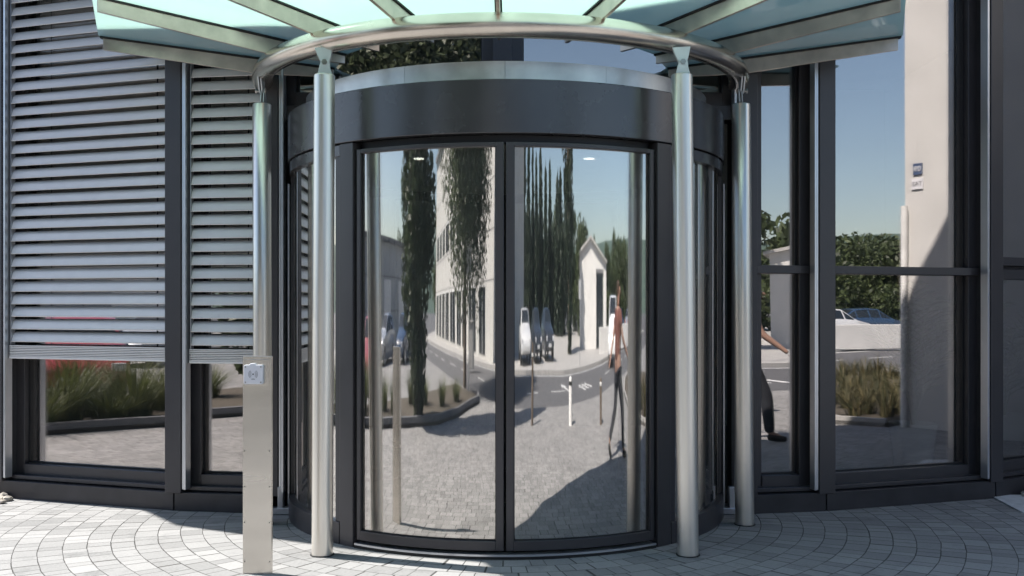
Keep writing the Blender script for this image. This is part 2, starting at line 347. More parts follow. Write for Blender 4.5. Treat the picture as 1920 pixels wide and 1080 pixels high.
# hills
v = []; f = []; n = 90
for j, (rr, base) in enumerate(((260, -.5), (420, 18), (620, 36), (900, 60))):
    for i in range(n+1):
        a = R(-115+230*i/n); h = base*(1+.22*noise.noise(Vector((i*.09, j*.3, 1)))+.04*noise.noise(Vector((i*.7, j, 3)))) if j else -.5
        v.append((rr*sin(a), -rr*cos(a), h))
v2 = n+1
for j in range(3):
    for i in range(n): f.append((j*v2+i, j*v2+i+1, (j+1)*v2+i+1, (j+1)*v2+i))
hm = fastmesh('hills', v, f, M['hill']); hm['kind'] = 'structure'; hm.data.shade_smooth()

# ------------------------------------------------------------------ office building with the glazed curved facade
XC = -.042
nodes = [(-5.40, 8.78), (-4.03, 8.05), (-2.47, 7.52), (-1.745, 7.40), (-.07, 7.28), (1.70, 7.40), (2.29, 7.5), (3.76, 8.0), (5.1, 8.75)]
def frm(i):
    A, B = Vector(nodes[i]), Vector(nodes[i+1]); u = (B-A); L_ = u.length; u /= L_; return (A, u, Vector((u.y, -u.x)), L_)
bld = thing('office_building', (0, 16, 0), 'round modern office building with dark aluminium and glass curved facade', 'office building')
cx, cy, RR = 0, 16.27, 8.9
arcpts = []
a0 = atan2(nodes[-1][0]-cx, -(nodes[-1][1]-cy)); a1 = atan2(nodes[0][0]-cx, -(nodes[0][1]-cy))
K = 22
for k in range(1, K): a = a0+(2*pi+a1-a0)*k/K; arcpts.append((cx+RR*sin(a), cy-RR*cos(a)))
outline = nodes+arcpts
def scaled(pl, d): return [(cx+(x-cx)*(1+d/RR), cy+(y-cy)*(1+d/RR)) for x, y in pl]
m = MB(); m.prism(scaled(outline, -.02), 4.35, 8.2); m.build('upper_wall', M['plinth'], bld)
m = MB(); m.prism(scaled(outline, .64), 4.42, 4.60); m.build('ledge', M['plinth'], bld)
m = MB(); m.prism(scaled(outline, .22), 8.2, 8.4); m.build('roof', M['roof'], bld)
m = MB()
for i in range(len(outline)):
    A, B = Vector(outline[i]), Vector(outline[(i+1) % len(outline)]); u = B-A; L_ = u.length; u /= L_; F_ = (A, u, Vector((u.y, -u.x)))
    for z0, z1 in ((4.9, 6.2), (6.8, 7.9)): m.fbox(F_, .08, L_-.08, -.05, .02, z0, z1)
m.build('upper_window_band', M['darkwin'], bld)
m = MB()
back = scaled([nodes[-1]]+arcpts+[nodes[0]], 0)
for i in range(len(back)-1):
    A, B = Vector(back[i]), Vector(back[i+1]); u = B-A; L_ = u.length; u /= L_; m.fbox((A, u, Vector((u.y, -u.x))), 0, L_, -.2, 0, 0, 4.34)
m.build('rear_wall', M['grey_wall'], bld)
m = MB(); inn = scaled(outline, -.34); m.prism(inn, -.05, .015); m.build('interior_floor', M['int_floor'], bld)
m = MB(); m.prism(inn, 4.2, 4.33); m.build('ceiling', M['int_wall'], bld)
m = MB(); m.box(-7.2, 7.4, 12.6, 12.8, .02, 4.19); m.build('interior_wall', M['int_wall'], bld)
for x0, x1, y0 in ((-3.05, -2.75, 8.9), (4.6, 4.75, 9.8)): m = MB(); m.box(x0, x1, y0, 12.5, .02, 4.19); m.build('interior_wall', M['int_wall'], bld)
# plinth (skips the drum)
TOPZ = 4.34
for i in range(8):
    F_ = frm(i); L_ = F_[3]
    if i in (3, 4): continue
    m = MB(); e0 = -.0; m.fbox(F_, e0, L_, -.3, .07, 0, .135); 
    m.build('plinth', M['plinth'], bld, bevel=.003)
# mullions at nodes
def nodeframe(i):
    a = frm(max(i-1, 0))[1]; b = frm(min(i, 7))[1]; u = (a+b).normalized(); return (Vector(nodes[i]), u, Vector((u.y, -u.x)))
for i in range(9):
    F_ = nodeframe(i); hw = .066
    z0 = .13 if i != 4 else 2.97
    m = MB(); m.fbox(F_, -hw, hw, -.2, .085, z0, TOPZ); m.build('mullion', M['frame'], bld, bevel=.004)
# guide rails (twin silver) beside mullions: (node, side)
def rail(i, side, extra=0):
    F_ = nodeframe(i); m = MB()
    for k, (a, b, d) in enumerate(((.070, .085, .075), (.092, .108, .088))):
        s0, s1 = (a, b) if side > 0 else (-b, -a)
        m.fbox(F_, s0, s1, .02, d, .16, TOPZ)
    return m.build('guide_rail', M['alu'], bld, bevel=.002)
for i, sd_ in ((1, 1), (2, 1), (3, 1), (5, -1), (6, -1), (7, -1), (0, 1), (8, -1)): rail(i, sd_)
# windows
def window(i, zsplit=None, split_th=.055, lab=None, s_in=(.066, .066), zb=.155, zt=4.3):
    F_ = frm(i); L_ = F_[3]; a, b = s_in; d0, d1 = -.19, -.05
    m = MB(); w = .085; bz = .10
    m.fbox(F_, a, a+w, d0, d1, zb, zt); m.fbox(F_, L_-b-w, L_-b, d0, d1, zb, zt)
    m.fbox(F_, a+w, L_-b-w, d0, d1+.012, zb, zb+bz); m.fbox(F_, a+w, L_-b-w, d0, d1, zt-.08, zt)
    if zb < 1: m.fbox(F_, a, L_-b, d0, d1+.07, zb-.012, zb+.02)
    win = m.build('window', M['frame'], bld, bevel=.004)
    if zb < 1: m = MB(); m.fbox(F_, a, L_-b, d0, d1-.01, .12, zb-.012); m.build('gasket', M['gasket'], win)
    g0, g1 = a+w, L_-b-w
    m = MB(); q = .012
    for s0, s1, zz0, zz1 in ((g0, g0+q, zb+bz, zt-.08), (g1-q, g1, zb+bz, zt-.08), (g0, g1, zb+bz, zb+bz+q)):
        m.fbox(F_, s0, s1, -.135, -.095, zz0, zz1)
    m.build('gasket', M['frame_dark'], win)
    spans = [(zb+bz, zt-.08)]
    if zsplit:
        m = MB()
        if isinstance(zsplit, tuple):
            for z0, z1, dd in zsplit: m.fbox(F_, g0-.02, g1+.02, d0+.01, dd, z0, z1)
            spans = [(zb+bz, zsplit[0][0]), (zsplit[-1][1], zt-.08)]
        else:
            m.fbox(F_, a-.0, L_-b, d0+.01, d1+.035, zsplit-split_th/2, zsplit+split_th/2)
            spans = [(zb+bz, zsplit-split_th/2), (zsplit+split_th/2, zt-.08)]
        m.build('transom', M['frame'], win, bevel=.003)
    for z0, z1 in spans:
        m = MB(); m.fbox(F_, g0+.001, g1-.001, -.125, -.113, z0+.001, z1-.001); m.build('pane', M['glass'], win)
    return win
window(0); window(1); window(2)
window(5, 1.775, .06); window(6, 1.775, .06)
window(7, ((1.72, 1.80, -.04), (1.80, 1.83, -.10), (1.83, 1.90, -.03)))
for i in (3, 4): window(i, zb=2.97)
# header box between drum and facade posts, above the entrance
m = MB()
for i in (3, 4):
    F_ = frm(i); m.fbox(F_, .066 if i == 3 else 0.07, F_[3]-.066, -.16, .02, 2.86, 2.965)
m.build('entrance_lintel', M['frame'], bld, bevel=.004)

# ------------------------------------------------------------------ drum entrance
DC = (XC, 7.6)
dr = thing('curved_entrance', (XC, 7.6, 0), 'round drum entrance with two curved sliding glass doors under a dark fascia', 'entrance')
m = MB(); m.arc(DC, 1.50, 1.60, R(-86), R(86), 2.53, 2.85, 96); m.build('fascia', M['band'], dr, smooth=35, bevel=.004)
m = MB(); m.arc(DC, 1.50, 1.588, R(-86), R(-41.2), 2.45, 2.522, 32); m.build('lower_fascia', M['band'], dr, smooth=35, bevel=.003)
m = MB(); m.arc(DC, 1.50, 1.588, R(41.2), R(86), 2.45, 2.522, 32); m.build('lower_fascia', M['band'], dr, smooth=35, bevel=.003)
m = MB(); m.arc(DC, 1.46, 1.53, R(-36), R(36), 2.482, 2.527, 48); m.build('door_track', M['frame_dark'], dr, smooth=35)
m = MB(); m.arc(DC, 0.02, 1.49, R(-180), R(180), 2.51, 2.845, 64, closed=True); m.build('ceiling', M['int_wall'], dr)
m = MB()
for k in range(-3, 3): m.arc(DC, 1.30, 1.475, R(k*25+.03), R(k*25+24.97), 2.852, 2.985, 14)
m.build('roof_cap', M['galv'], dr, smooth=35)
m = MB(); m.arc(DC, .02, 1.29, R(-180), R(180), 2.852, 2.90, 64, closed=True); m.build('roof_plate', M['roof'], dr)
for sg in (-1, 1):
    a = lambda d: R(sg*d)
    # posts
    m = MB(); m.arc(DC, 1.48, 1.595, a(36.6), a(41), .0, 2.525, 6); m.build('post', M['frame'], dr, smooth=35, bevel=.004)
    m = MB(); m.arc(DC, 1.50, 1.575, a(35.75), a(36.5), .06, 2.48, 4); m.build('door_gasket', M['gasket'], dr)
    # fixed side glazing
    m = MB(); m.arc(DC, 1.50, 1.595, a(41.2), a(85), .0, .14, 32); m.arc(DC, 1.51, 1.585, a(41.2), a(43), .14, 2.45, 4); m.arc(DC, 1.51, 1.585, a(82), a(85), .14, 2.45, 4)
    sf = m.build('side_window', M['frame'], dr, smooth=35, bevel=.003)
    m = MB(); m.arc(DC, 1.545, 1.557, a(43), a(82), .141, 2.449, 48); m.build('pane', M['dglass'], sf, smooth=35)
    # sliding leaves
    m = MB(); g0, g1 = .25, 35.6
    m.arc(DC, 1.535, 1.588, a(g0), a(1.95), .05, 2.478, 4); m.arc(DC, 1.535, 1.588, a(34.55), a(g1), .05, 2.478, 4)
    m.arc(DC, 1.536, 1.589, a(1.95), a(34.55), .05, .108, 32); m.arc(DC, 1.536, 1.587, a(1.95), a(34.55), 2.452, 2.478, 32)
    leaf = m.build('sliding_door', M['frame'], dr, smooth=35, bevel=.003)
    m = MB(); m.arc(DC, 1.553, 1.565, a(1.95), a(34.55), .109, 2.451, 72); m.build('pane', M['dglass'], leaf, smooth=35)
    m = MB(); q = .16; m.arc(DC, 1.566, 1.573, a(1.95), a(1.95+q), .109, 2.451, 2); m.arc(DC, 1.566, 1.573, a(34.55-q), a(34.55), .109, 2.451, 2); m.arc(DC, 1.566, 1.573, a(2.12), a(34.38), .109, .114, 24)
    m.build('gasket', M['gasket'], leaf)
    m = MB(); m.arc(DC, 1.60, 1.612, a(84), a(86.2), .02, 2.4, 2); m.build('edge_trim', M['alu'], dr)
m = MB(); m.arc(DC, 1.53, 1.60, R(-36), R(36), .018, .03, 48); m.build('threshold', M['alu'], dr, smooth=35)
m = MB(); m.arc(DC, 1.47, 1.60, R(-36), R(36), .0, .017, 48); m.arc(DC, .02, 1.46, R(-180), R(180), .016, .022, 48, closed=True); m.build('floor_mat', M['gasket'], dr)
# inner rear doors of the drum
m = MB(); m.arc(DC, 1.5, 1.59, R(98), R(262), 2.43, 2.508, 64)
for t in (98, 118, 138, 178.8, 220, 240, 260): m.arc(DC, 1.5, 1.58, R(t), R(t+2.4), .02, 2.43, 3)
m.arc(DC, 1.5, 1.58, R(98), R(138), .02, .12, 20); m.arc(DC, 1.5, 1.58, R(222), R(262), .02, .12, 20)
m.build('inner_door_frame', M['frame'], dr, smooth=35)
for x, y in ((-.63, 6.86), (.52, 6.86)):
    m = MB(); m.lathe((x, y, 2.502), [(.045, 0), (.075, .0), (.078, .006), (.04, .007)], 20); d = m.build('downlight', M['alu'], dr, smooth=40)
    m = MB(); m.lathe((x, y, 2.5025), [(.001, -.003), (.035, -.003), (.036, .001)], 16); m.build('bulb', pm('downlight_glow', (.8, .8, .75), .4, emit=((1, .95, .85), 2.5)), d)
# door seals / little fittings at the drum base
for sg in (-1, 1):
    m = MB(); a = R(sg*88.5); p = (XC+1.63*sin(a), 7.6-1.63*cos(a)-.22)
    m.box(p[0]-.02, p[0]+.02, p[1]-.03, p[1]+.03, .01, .2); m.box(p[0]-.07, p[0]+.07, p[1]-.05, p[1]+.03, .005, .05)
    m.build('floor_bracket', M['alu'], dr, bevel=.005)

# ------------------------------------------------------------------ canopy
RCX, RCY, RRG = -.08, 7.6, 1.74
can = thing('glass_canopy', (RCX, 6.2, 0), 'fan shaped canopy of greenish frosted glass on a steel ring over the entrance', 'canopy')
m = MB(); NS = 96; TA = R(88)
m.tube([(RCX+RRG*sin(-TA+2*TA*i/NS), RCY-RRG*cos(-TA+2*TA*i/NS), 3.128) for i in range(NS+1)], .073, 24)
m.build('ring_beam', M['ringsteel'], can, smooth=50)
ztop = lambda r: 3.225+.098*(r-1.24)
zbot = lambda r: 3.172 if r < 1.75 else 3.172+(r-1.75)*.118
def pol(r, a, z): return Vector((RCX+r*sin(a), RCY-r*cos(a), z))
RI, RO = 1.24, 2.83
for k in range(-4, 5):
    a = R(20*k); t = Vector((cos(a), sin(a), 0))
    m = MB(); pts = [pol(RI, a, zbot(RI)), pol(1.75, a, zbot(1.75)), pol(RO, a, zbot(RO)), pol(RO, a, ztop(RO)), pol(RI, a, ztop(RI))]
    m.xprism([p-t*.011 for p in pts], t*.022)
    fin = m.build('fin', M['fin'], can, bevel=.002)
    m = MB(); pts = [pol(RI-.01, a, ztop(RI)+.001), pol(RO+.02, a, ztop(RO)+.001), pol(RO+.02, a, ztop(RO)+.013), pol(RI-.01, a, ztop(RI)+.013)]
    m.xprism([p-t*.022 for p in pts], t*.044); m.build('gasket', M['gasket'], fin)
for k in range(-5, 5):
    if k == -5: b0, b1 = -87.5, -80.4
    elif k == 4: b0, b1 = 80.4, 87.5
    else: b0, b1 = 20*k+.35, 20*k+19.65
    b0, b1 = R(b0), R(b1); m = MB(); h = .015
    ch = cos((R(20))/2)/cos((b1-b0)/2) if k not in (-5, 4) else 1
    P = [pol(RI-.02, b0, ztop(RI)+h), pol(RO+.03, b0, ztop(RO)+h), pol(RO+.03, b1, ztop(RO)+h), pol(RI-.02, b1, ztop(RI)+h)]
    m.xprism(P, (0, 0, .016)); m.build('glass_panel', M['cglass'], can)
cols = [((-1.147, 6.125), (-1.142, 6.17), 2.91, 'f', 'left front'), ((1.063, 6.12), (1.032, 6.16), 2.91, 'f', ''), ((-1.716, 6.98), (-1.722, 6.98), 2.895, 's', ''), ((1.603, 6.98), (1.578, 6.98), 2.895, 's', '')]
for b, t, zt, ori, _ in cols:
    B, T = Vector((*b, 0)), Vector((*t, zt)); m = MB(); rc = .064
    m.tube([B, B+(T-B)*.5, T-Vector((0, 0, .006)), T], [rc, rc, rc, rc-.005], 32)
    col = m.build('column', M['steel'], can, smooth=40)
    m = MB(); m.tube([B+Vector((0, 0, .001)), B+Vector((0, 0, .006))], .072, 24); m.build('base_collar', M['gasket'], col)
    # bracket
    dirr = Vector((RCX-t[0], RCY-t[1], 0)); rho = dirr.length; ring = Vector((RCX, RCY, 0))-dirr.normalized()*RRG
    if ori == 'f': s = Vector((1, 0, 0)); n = Vector((0, -1, 0))
    else: s = Vector((0, 1, 0)); n = Vector((1 if t[0] < 0 else -1, 0, 0))
    for off in ((-.020, .0) if ori == 'f' else (-.018, .0)):
        O = Vector((t[0], t[1], 0))+n*off
        hi = [(-.060, 3.075), (-.042, 3.03), (-.020, 2.985), (-.006, 2.968), (.014, 2.968), (.030, 2.985), (.040, 3.02), (.052, 3.08)]
        lo = [(-.040, 2.903), (.050, 2.903), (.036, 2.95), (.033, 2.985), (.010, 3.01), (-.012, 3.0), (-.026, 2.965)]
        m = MB()
        if off < 0 or True:
            m.xprism([O+s*a+Vector((0, 0, z)) for a, z in hi], n*.009)
        O2 = O+n*.014
        m.xprism([O2+s*a+Vector((0, 0, z)) for a, z in lo], n*.008)
        br = m.build('bracket', M['bracket'], col, bevel=.0015)
    m = MB(); O = Vector((t[0], t[1], 2.985))+s*.004; m.tube([O-n*.045, O+n*.03], .010, 12); m.tube([O+n*.017, O+n*.028], .018, 6); m.tube([O-n*.045, O-n*.034], .018, 6)
    m.build('bolt', M['bolt'], col, smooth=30)

# ------------------------------------------------------------------ external blinds
def blind(i, label, s0, s1, zlow):
    F_ = frm(i); A, u, n, L_ = F_
    root = thing('external_blind', (A.x+u.x*L_/2, A.y+u.y*L_/2, zlow), label, 'blind', 'external venetian blinds on the facade')
    m = MB(); pitch = .0983; N_ = int((4.3-zlow-.13)/pitch)
    prof = [(-.030, .040), (-.017, .036), (-.004, .026), (.007, .010), (.015, -.010), (.020, -.030), (.025, -.034), (.023, -.040), (.016, -.036)]
    prof2 = [(.011, -.028), (.006, -.010), (-.001, .008), (-.011, .022), (-.021, .031), (-.032, .035)]
    for k in range(N_):
        z = zlow+.165+k*pitch; tilt = random.uniform(-.002, .002)
        pts = []
        for d, h in prof+prof2: pts.append((A.x+u.x*s0+n.x*(d+.035), A.y+u.y*s0+n.y*(d+.035), z+h+tilt*(d*20)))
        dz = random.uniform(-.0012, .0012)
        m.xprism(pts, (u.x*(s1-s0), u.y*(s1-s0), dz))
    m.build('slats', M['slat'], root, smooth=30)
    m = MB()
    for k in range(7): m.fbox(F_, s0-.012, s1+.006, -.005+.002*(k % 2), .066-.003*(k % 2), zlow+.012+k*.0128, zlow+.0208+k*.0128)
    m.fbox(F_, s0-.012, s1+.006, -.005, .068, zlow-.006, zlow+.010)
    m.build('stacked_slats', M['slat'], root, bevel=.0015)
    m = MB()
    for s in (s0+.12, s1-.12): m.fbox(F_, s, s+.006, .0, .012, zlow+.1, 4.3)
    m.build('lift_tape', M['gasket'], root)
    m = MB()
    for s in (s0-.006, ): m.fbox(F_, s, s+.004, .015, .06, zlow+.1, 4.3)
    m.build('end_pins', M['alu'], root)
blind(1, 'wide silver external blind at the far left, lowered over the larger left window', .125, frm(1)[3]-.07, 1.10)
blind(2, 'narrow silver external blind between the left mullion and the round entrance', .125, frm(2)[3]-.07, 1.09)
blind(0, 'silver external blind beyond the leftmost mullion', .125, frm(0)[3]-.07, 1.10)

# ------------------------------------------------------------------ card reader post
px, py = -1.430, 5.69
post = thing('card_reader_post', (px, py, 0), 'flat brushed steel post with a white card reader near its top', 'card reader post')
m = MB(); w = .082; m.hexa([(px-w, py, 0), (px+w, py-.008, 0), (px+w, py+.022, 0), (px-w, py+.03, 0), (px-w, py, 1.222), (px+w, py-.008, 1.222), (px+w, py+.022, 1.222), (px-w, py+.03, 1.222)])
m.build('post_body', M['post_steel'], post, bevel=.003)
m = MB()
m.box(px-w+.012, px+w-.014, py-.0105, py-.004, 1.055, 1.205); m.build('access_plate', M['post_steel'], post, bevel=.002)
for z in (.07, .29, .49, .69):
    for sx in (-1, 1):
        m = MB(); m.tube([(px+sx*(w-.011), py-.001 if sx < 0 else py-.007, z), (px+sx*(w-.011), py-.004 if sx < 0 else py-.010, z)], .0045, 10); m.build('screw', M['bolt'], post)
rx, rz = px-.014, 1.121
m = MB(); hw = .054
prf = [(-hw, -hw+.004), (-hw+.006, -hw), (hw-.006, -hw), (hw, -hw+.006), (hw, hw-.004), (hw-.005, hw), (.014, hw), (.010, hw+.008), (-.018, hw+.008), (-.022, hw), (-hw+.006, hw), (-hw, hw-.006)]
m.xprism([(rx+a, py-.011, rz+b) for a, b in prf], (0, -.026, 0)); rd = m.build('card_reader', M['reader'], post, bevel=.004)
for sx in (-1, 1):
    for sz in (-1, 1): m = MB(); m.tube([(rx+sx*.043, py-.036, rz+sz*.043), (rx+sx*.043, py-.0378, rz+sz*.043)], .0042, 10); m.build('screw', M['bolt'], rd)
m = MB(); yy = py-.0374
m.tube([(rx, yy+.001, rz+.002), (rx, yy-.0006, rz+.002)], .0045, 12)
for rr in (.013, .019, .025):
    for sg in (-1, 1):
        st = []
        for k in range(9):
            a = R(-52+104*k/8) if rr > .014 else R(-45+90*k/8); st.append((rx+sg*rr*cos(a), yy, rz+.002+rr*sin(a)*1.05))
        m.tube(st, .0009, 4)
for a, b in ((-.010, .010),):
    m.box(rx+a, rx+b, yy-.0006, yy+.0004, rz-.0275, rz-.0255)
    m.box(rx+a+.002, rx+b-.002, yy-.0006, yy+.0004, rz-.0235, rz-.0225)
m.build('contactless_symbol', M['ink'], rd)

# ------------------------------------------------------------------ pebbles at the left and right corners
def rock(name, c, r, parent=None, seed=0, mat=None):
    bm = bmesh.new(); bmesh.ops.create_icosphere(bm, subdivisions=2, radius=1)
    sx, sy, sz = random.uniform(.8, 1.3), random.uniform(.8, 1.2), random.uniform(.55, .85)
    for v in bm.verts:
        d = 1+.28*noise.noise(v.co*1.3+Vector((seed*3.1, 0, 0))); v.co = Vector((v.co.x*sx*d*r, v.co.y*sy*d*r, v.co.z*sz*d*r))
    me = bpy.data.meshes.new(name); bm.to_mesh(me); bm.free(); me.materials.append(mat or M['stone']); me.shade_smooth(); me.set_sharp_from_angle(angle=R(35))
    o = bpy.data.objects.new(name, me); C.objects.link(o); o.location = c; o.rotation_euler = (0, 0, random.uniform(0, 6)); return o
def pebble_field(name, poly_x, poly_y, n, label_mat):
    v = []; f = []
    for k in range(n):
        x = random.uniform(*poly_x); y = random.uniform(*poly_y); 
        if not keep(x, y): continue
        r = random.uniform(.022, .05); b0 = len(v)
        bm = bmesh.new(); bmesh.ops.create_icosphere(bm, subdivisions=1, radius=1)
        sx, sy, sz = random.uniform(.8, 1.4), random.uniform(.7, 1.1), random.uniform(.5, .8); rot = random.uniform(0, 6)
        for q in bm.verts:
            d = 1+.2*noise.noise(q.co*1.5+Vector((k, 0, 0))); a, b = q.co.x*sx*d*r, q.co.y*sy*d*r
            v.append((x+a*cos(rot)-b*sin(rot), y+a*sin(rot)+b*cos(rot), q.co.z*sz*d*r+r*.4))
        for q in bm.faces: f.append(tuple(w.index+b0 for w in q.verts))
        bm.free()
    o = fastmesh(name, v, f, M['stone']); o['kind'] = 'stuff'; o['label'] = label_mat; o['category'] = 'gravel'
keep = lambda x, y: y > 7.72+(-3.9-x)*.35 and y < 8.0+(-4.1-x)*.52
pebble_field('pebbles', (-5.4, -3.84), (7.6, 8.6), 900, 'brown and beige pebbles along the foot of the facade at the far left')
keep = lambda x, y: y > 7.9+(x-4.0)*.2 and y < 8.02+(x-3.95)*.55
pebble_field('pebbles', (4.05, 5.2), (7.8, 8.7), 500, 'beige pebbles along the foot of the facade at the far right')

# ------------------------------------------------------------------ vegetation builders
def leaves(name, pts, size, mat, parent, up=0):
    v = []; f = []
    for p in pts:
        d = Vector((random.gauss(0, 1), random.gauss(0, 1), random.gauss(0, 1)+up)).normalized()
        e = d.cross(Vector((random.gauss(0, 1), random.gauss(0, 1), random.gauss(0, 1)))).normalized()
        s = size*random.uniform(.6, 1.4); a = d*s; b = e*s*.55; k = len(v)
        v += [p-a, p+b, p+a, p-b]; f.append((k, k+1, k+2, k+3))
    return fastmesh(name, v, f, mat, parent)
def tree(name, label, loc, h, r, z0, nleaf, lsize, mat, shape='round', group=None, clump=None):
    root = thing(name, (loc[0], loc[1], 0), label, 'tree', group); x, y = loc; g = random.Random(int(x*31+y*17))
    m = MB(); tr = .03*h if shape == 'round' else .016*h+.04; top = h*.8
    tp = [Vector((x+.05*h*.3*g.uniform(-1, 1)*t, y+.05*h*.3*g.uniform(-1, 1)*t, -.1+(top+.1)*t)) for t in (0, .2, .45, .7, 1)]
    m.tube(tp, [tr*1.25, tr, tr*.8, tr*.5, tr*.15], 9)
    cl = []
    nb = clump or 26
    for k in range(nb):
        t = g.random(); z = z0+(h-z0)*t
        if shape == 'cone': w = r*(1-t)**.8*.85+.03
        elif shape == 'column': w = r*min(1, t*5+.25)*min(1, (1-t)*3.2+.05)
        elif shape == 'weep': w = r*sqrt(max(.05, 1-(2*t-.9)**2*.9))
        else: w = r*sqrt(max(.05, 1-(2*t-1)**2))
        a = g.uniform(0, 2*pi); q = sqrt(g.random())*w*.95; c = Vector((x+q*cos(a), y+q*sin(a), z)); cl.append((c, g.uniform(.7, 1.25)))
        if k % 2 == 0 or nb < 30: 
            s = Vector((x, y, max(.3*h if shape == 'round' else .1*h, min(top, z-.5*q-.15)))); m.tube([s, (s+c)/2+Vector((0, 0, .1*q)), c], [tr*.35, tr*.22, tr*.05], 5)
    m.build('trunk', M['bark'], root, smooth=60)
    pts = []; cr = (r*.42 if shape in ('round', 'weep') else r*.4)
    for k in range(nleaf):
        c, s = cl[g.randrange(len(cl))]; rr = cr*s*g.random()**.4
        d = Vector((g.gauss(0, 1), g.gauss(0, 1), g.gauss(0, 1))).normalized()
        st = 1.7 if shape == 'cone' else 2.0 if shape == 'column' else (1.5 if shape == 'weep' else .8)
        pts.append(c+Vector((d.x*rr, d.y*rr, d.z*rr*st)))
    leaves('crown', pts, lsize, mat, root)
    return root
tree('poplar_tree', 'tall dark poplar mirrored in the middle of the left sliding door', (-5.75, .9), 11, 1.0, .45, 26000, .095, M['leaf_pop'], 'column', clump=70)
tree('birch_tree', 'drooping silver green tree mirrored above the round entrance', (-4.9, -6.3), 9.4, 3.0, 2.8, 62000, .075, M['leaf_birch'], 'weep', clump=60)
for k, (x, y, h, r) in enumerate([(6.6, -38, 10.4, .8), (8.0, -36, 8.6, .85), (10.6, -38, 9.1, .7), (12.0, -36, 8.0, .8), (14.6, -37.5, 8.8, .75), (16.0, -35, 7.4, .8), (18.6, -36.5, 8.3, .7), (20.6, -34, 7.0, .85), (22.2, -35, 7.7, .7)]):
    tree('cypress_tree', 'slim dark cypress in the row mirrored in the right sliding door', (x, y), h*1.04, r*1.75, .2, 5200, .2, M['leaf_cyp'], 'cone', 'cypress trees in a row', 60)
for k, (x, y, h) in enumerate([(7, -42, 6.2), (11.5, -41, 6), (16, -40, 6.2), (20.5, -38.5, 5.8), (24, -36, 5.6)]):
    tree('leafy_tree', 'bushy dark tree standing close behind the row of cypresses', (x, y), h, 3.0, .2, 4000, .2, M['leaf_cyp'], 'round', 'bushy trees behind the cypresses', 30)
tree('cypress_tree', 'largest cypress, mirrored just right of the row in the right door', (14.2, -16.6), 9.6, 1.35, .4, 12000, .13, M['leaf_cyp'], 'column', None, 40)
farspots = [(33, -41, 6.8, 3.4), (38, -42, 6.2, 3.2), (43, -38, 5.6, 3.0), (50, -33, 5.2, 2.8), (55, -31, 5.0, 3), (60, -29, 5.4, 3), (58, -24, 4.6, 2.6), (44, -21.5, 4.6, 2.8), (47, -22, 5.2, 3), (50.5, -20, 4.8, 3.2), (48, -25.5, 5.6, 3), (45.5, -17.5, 4.4, 2.8), (52, -22.5, 5.4, 3.2), (41, -20.5, 4.2, 2.4), (64, -25, 5.0, 3), (66, -18, 5.2, 3), (-20, -33, 8, 3.2), (-27, -36, 7, 3.2), (30, -31, 5.6, 2.6), (-40, -26, 9, 4), (26, -45, 8, 3.4)]
for k, (x, y, h, r) in enumerate(farspots):
    tree('leafy_tree', 'bushy green tree in the far belt of trees mirrored in the glass', (x, y), h, r, .4, (9000 if x > 40 else 3600), (.14 if x > 40 else .24), M['leaf_far'], 'round', 'far belt of trees', 26)
def tuft(name, label, loc, h, n, spread, mat, group, w=.006):
    x, y = loc; root_z = .05; v = []; f = []; g = random.Random(int(x*97+y*13))
    for k in range(n):
        a = g.uniform(0, 2*pi); q = g.random()**.5*spread*.25; hh = h*g.uniform(.55, 1.1); lean = g.uniform(.1, 1)**1.2*spread
        bx, by = x+q*cos(a), y+q*sin(a); wd = Vector((-sin(a), cos(a), 0))*w*g.uniform(.7, 1.4); b0 = len(v)
        for t in (0, .35, .7, 1):
            p = Vector((bx+cos(a)*lean*t*t, by+sin(a)*lean*t*t, root_z+hh*(t-.28*t*t*t*lean/spread))); ww = wd*(1-t*.9); v += [p-ww, p+ww]
        for j in range(3): c = b0+2*j; f.append((c, c+1, c+3, c+2))
    o = fastmesh(name, v, f, mat); 
    return tag(o, label, 'plant', group)
for k, (x, y, h) in enumerate([(-8.1, 5.5, .95), (-7.95, 4.6, .9), (-8.6, 5.0, 1.05), (-8.45, 6.3, .95), (-7.7, 3.6, .75), (-8.5, 3.8, .8), (-7.1, 2.2, .6), (-6.4, -.8, .5), (-5.0, -1.5, .5), (-7.6, .2, .6), (-4.4, -2.6, .4), (-9.0, 6.8, 1.1), (-8.2, 7.4, 1.0), (-7.75, 6.0, .6), (-7.75, 5.1, .5), (-8.0, 2.6, .6), (-7.9, 6.9, .7), (-8.9, 4.3, .8)]):
    tuft('ornamental_grass', 'tall tuft of ornamental grass in the left bed, mirrored in the left window', (x, y), h, 420, .85, M['blade'], 'grass tufts in the left bed', .006)
for k in range(48):
    t = random.random(); i = min(int(t*6), 5); A = Vector(rb[i]); B = Vector(rb[i+1]); p = A+(B-A)*random.random()+Vector((.95, .85)).normalized()*random.uniform(.35, 1.9)
    tuft('wild_plant', 'low wild plant with dry flower heads in the right bed, mirrored in the right window', (p.x, p.y), random.uniform(.2, .55), 90, .4, M['blade2'], 'wild plants in the right bed', .009)

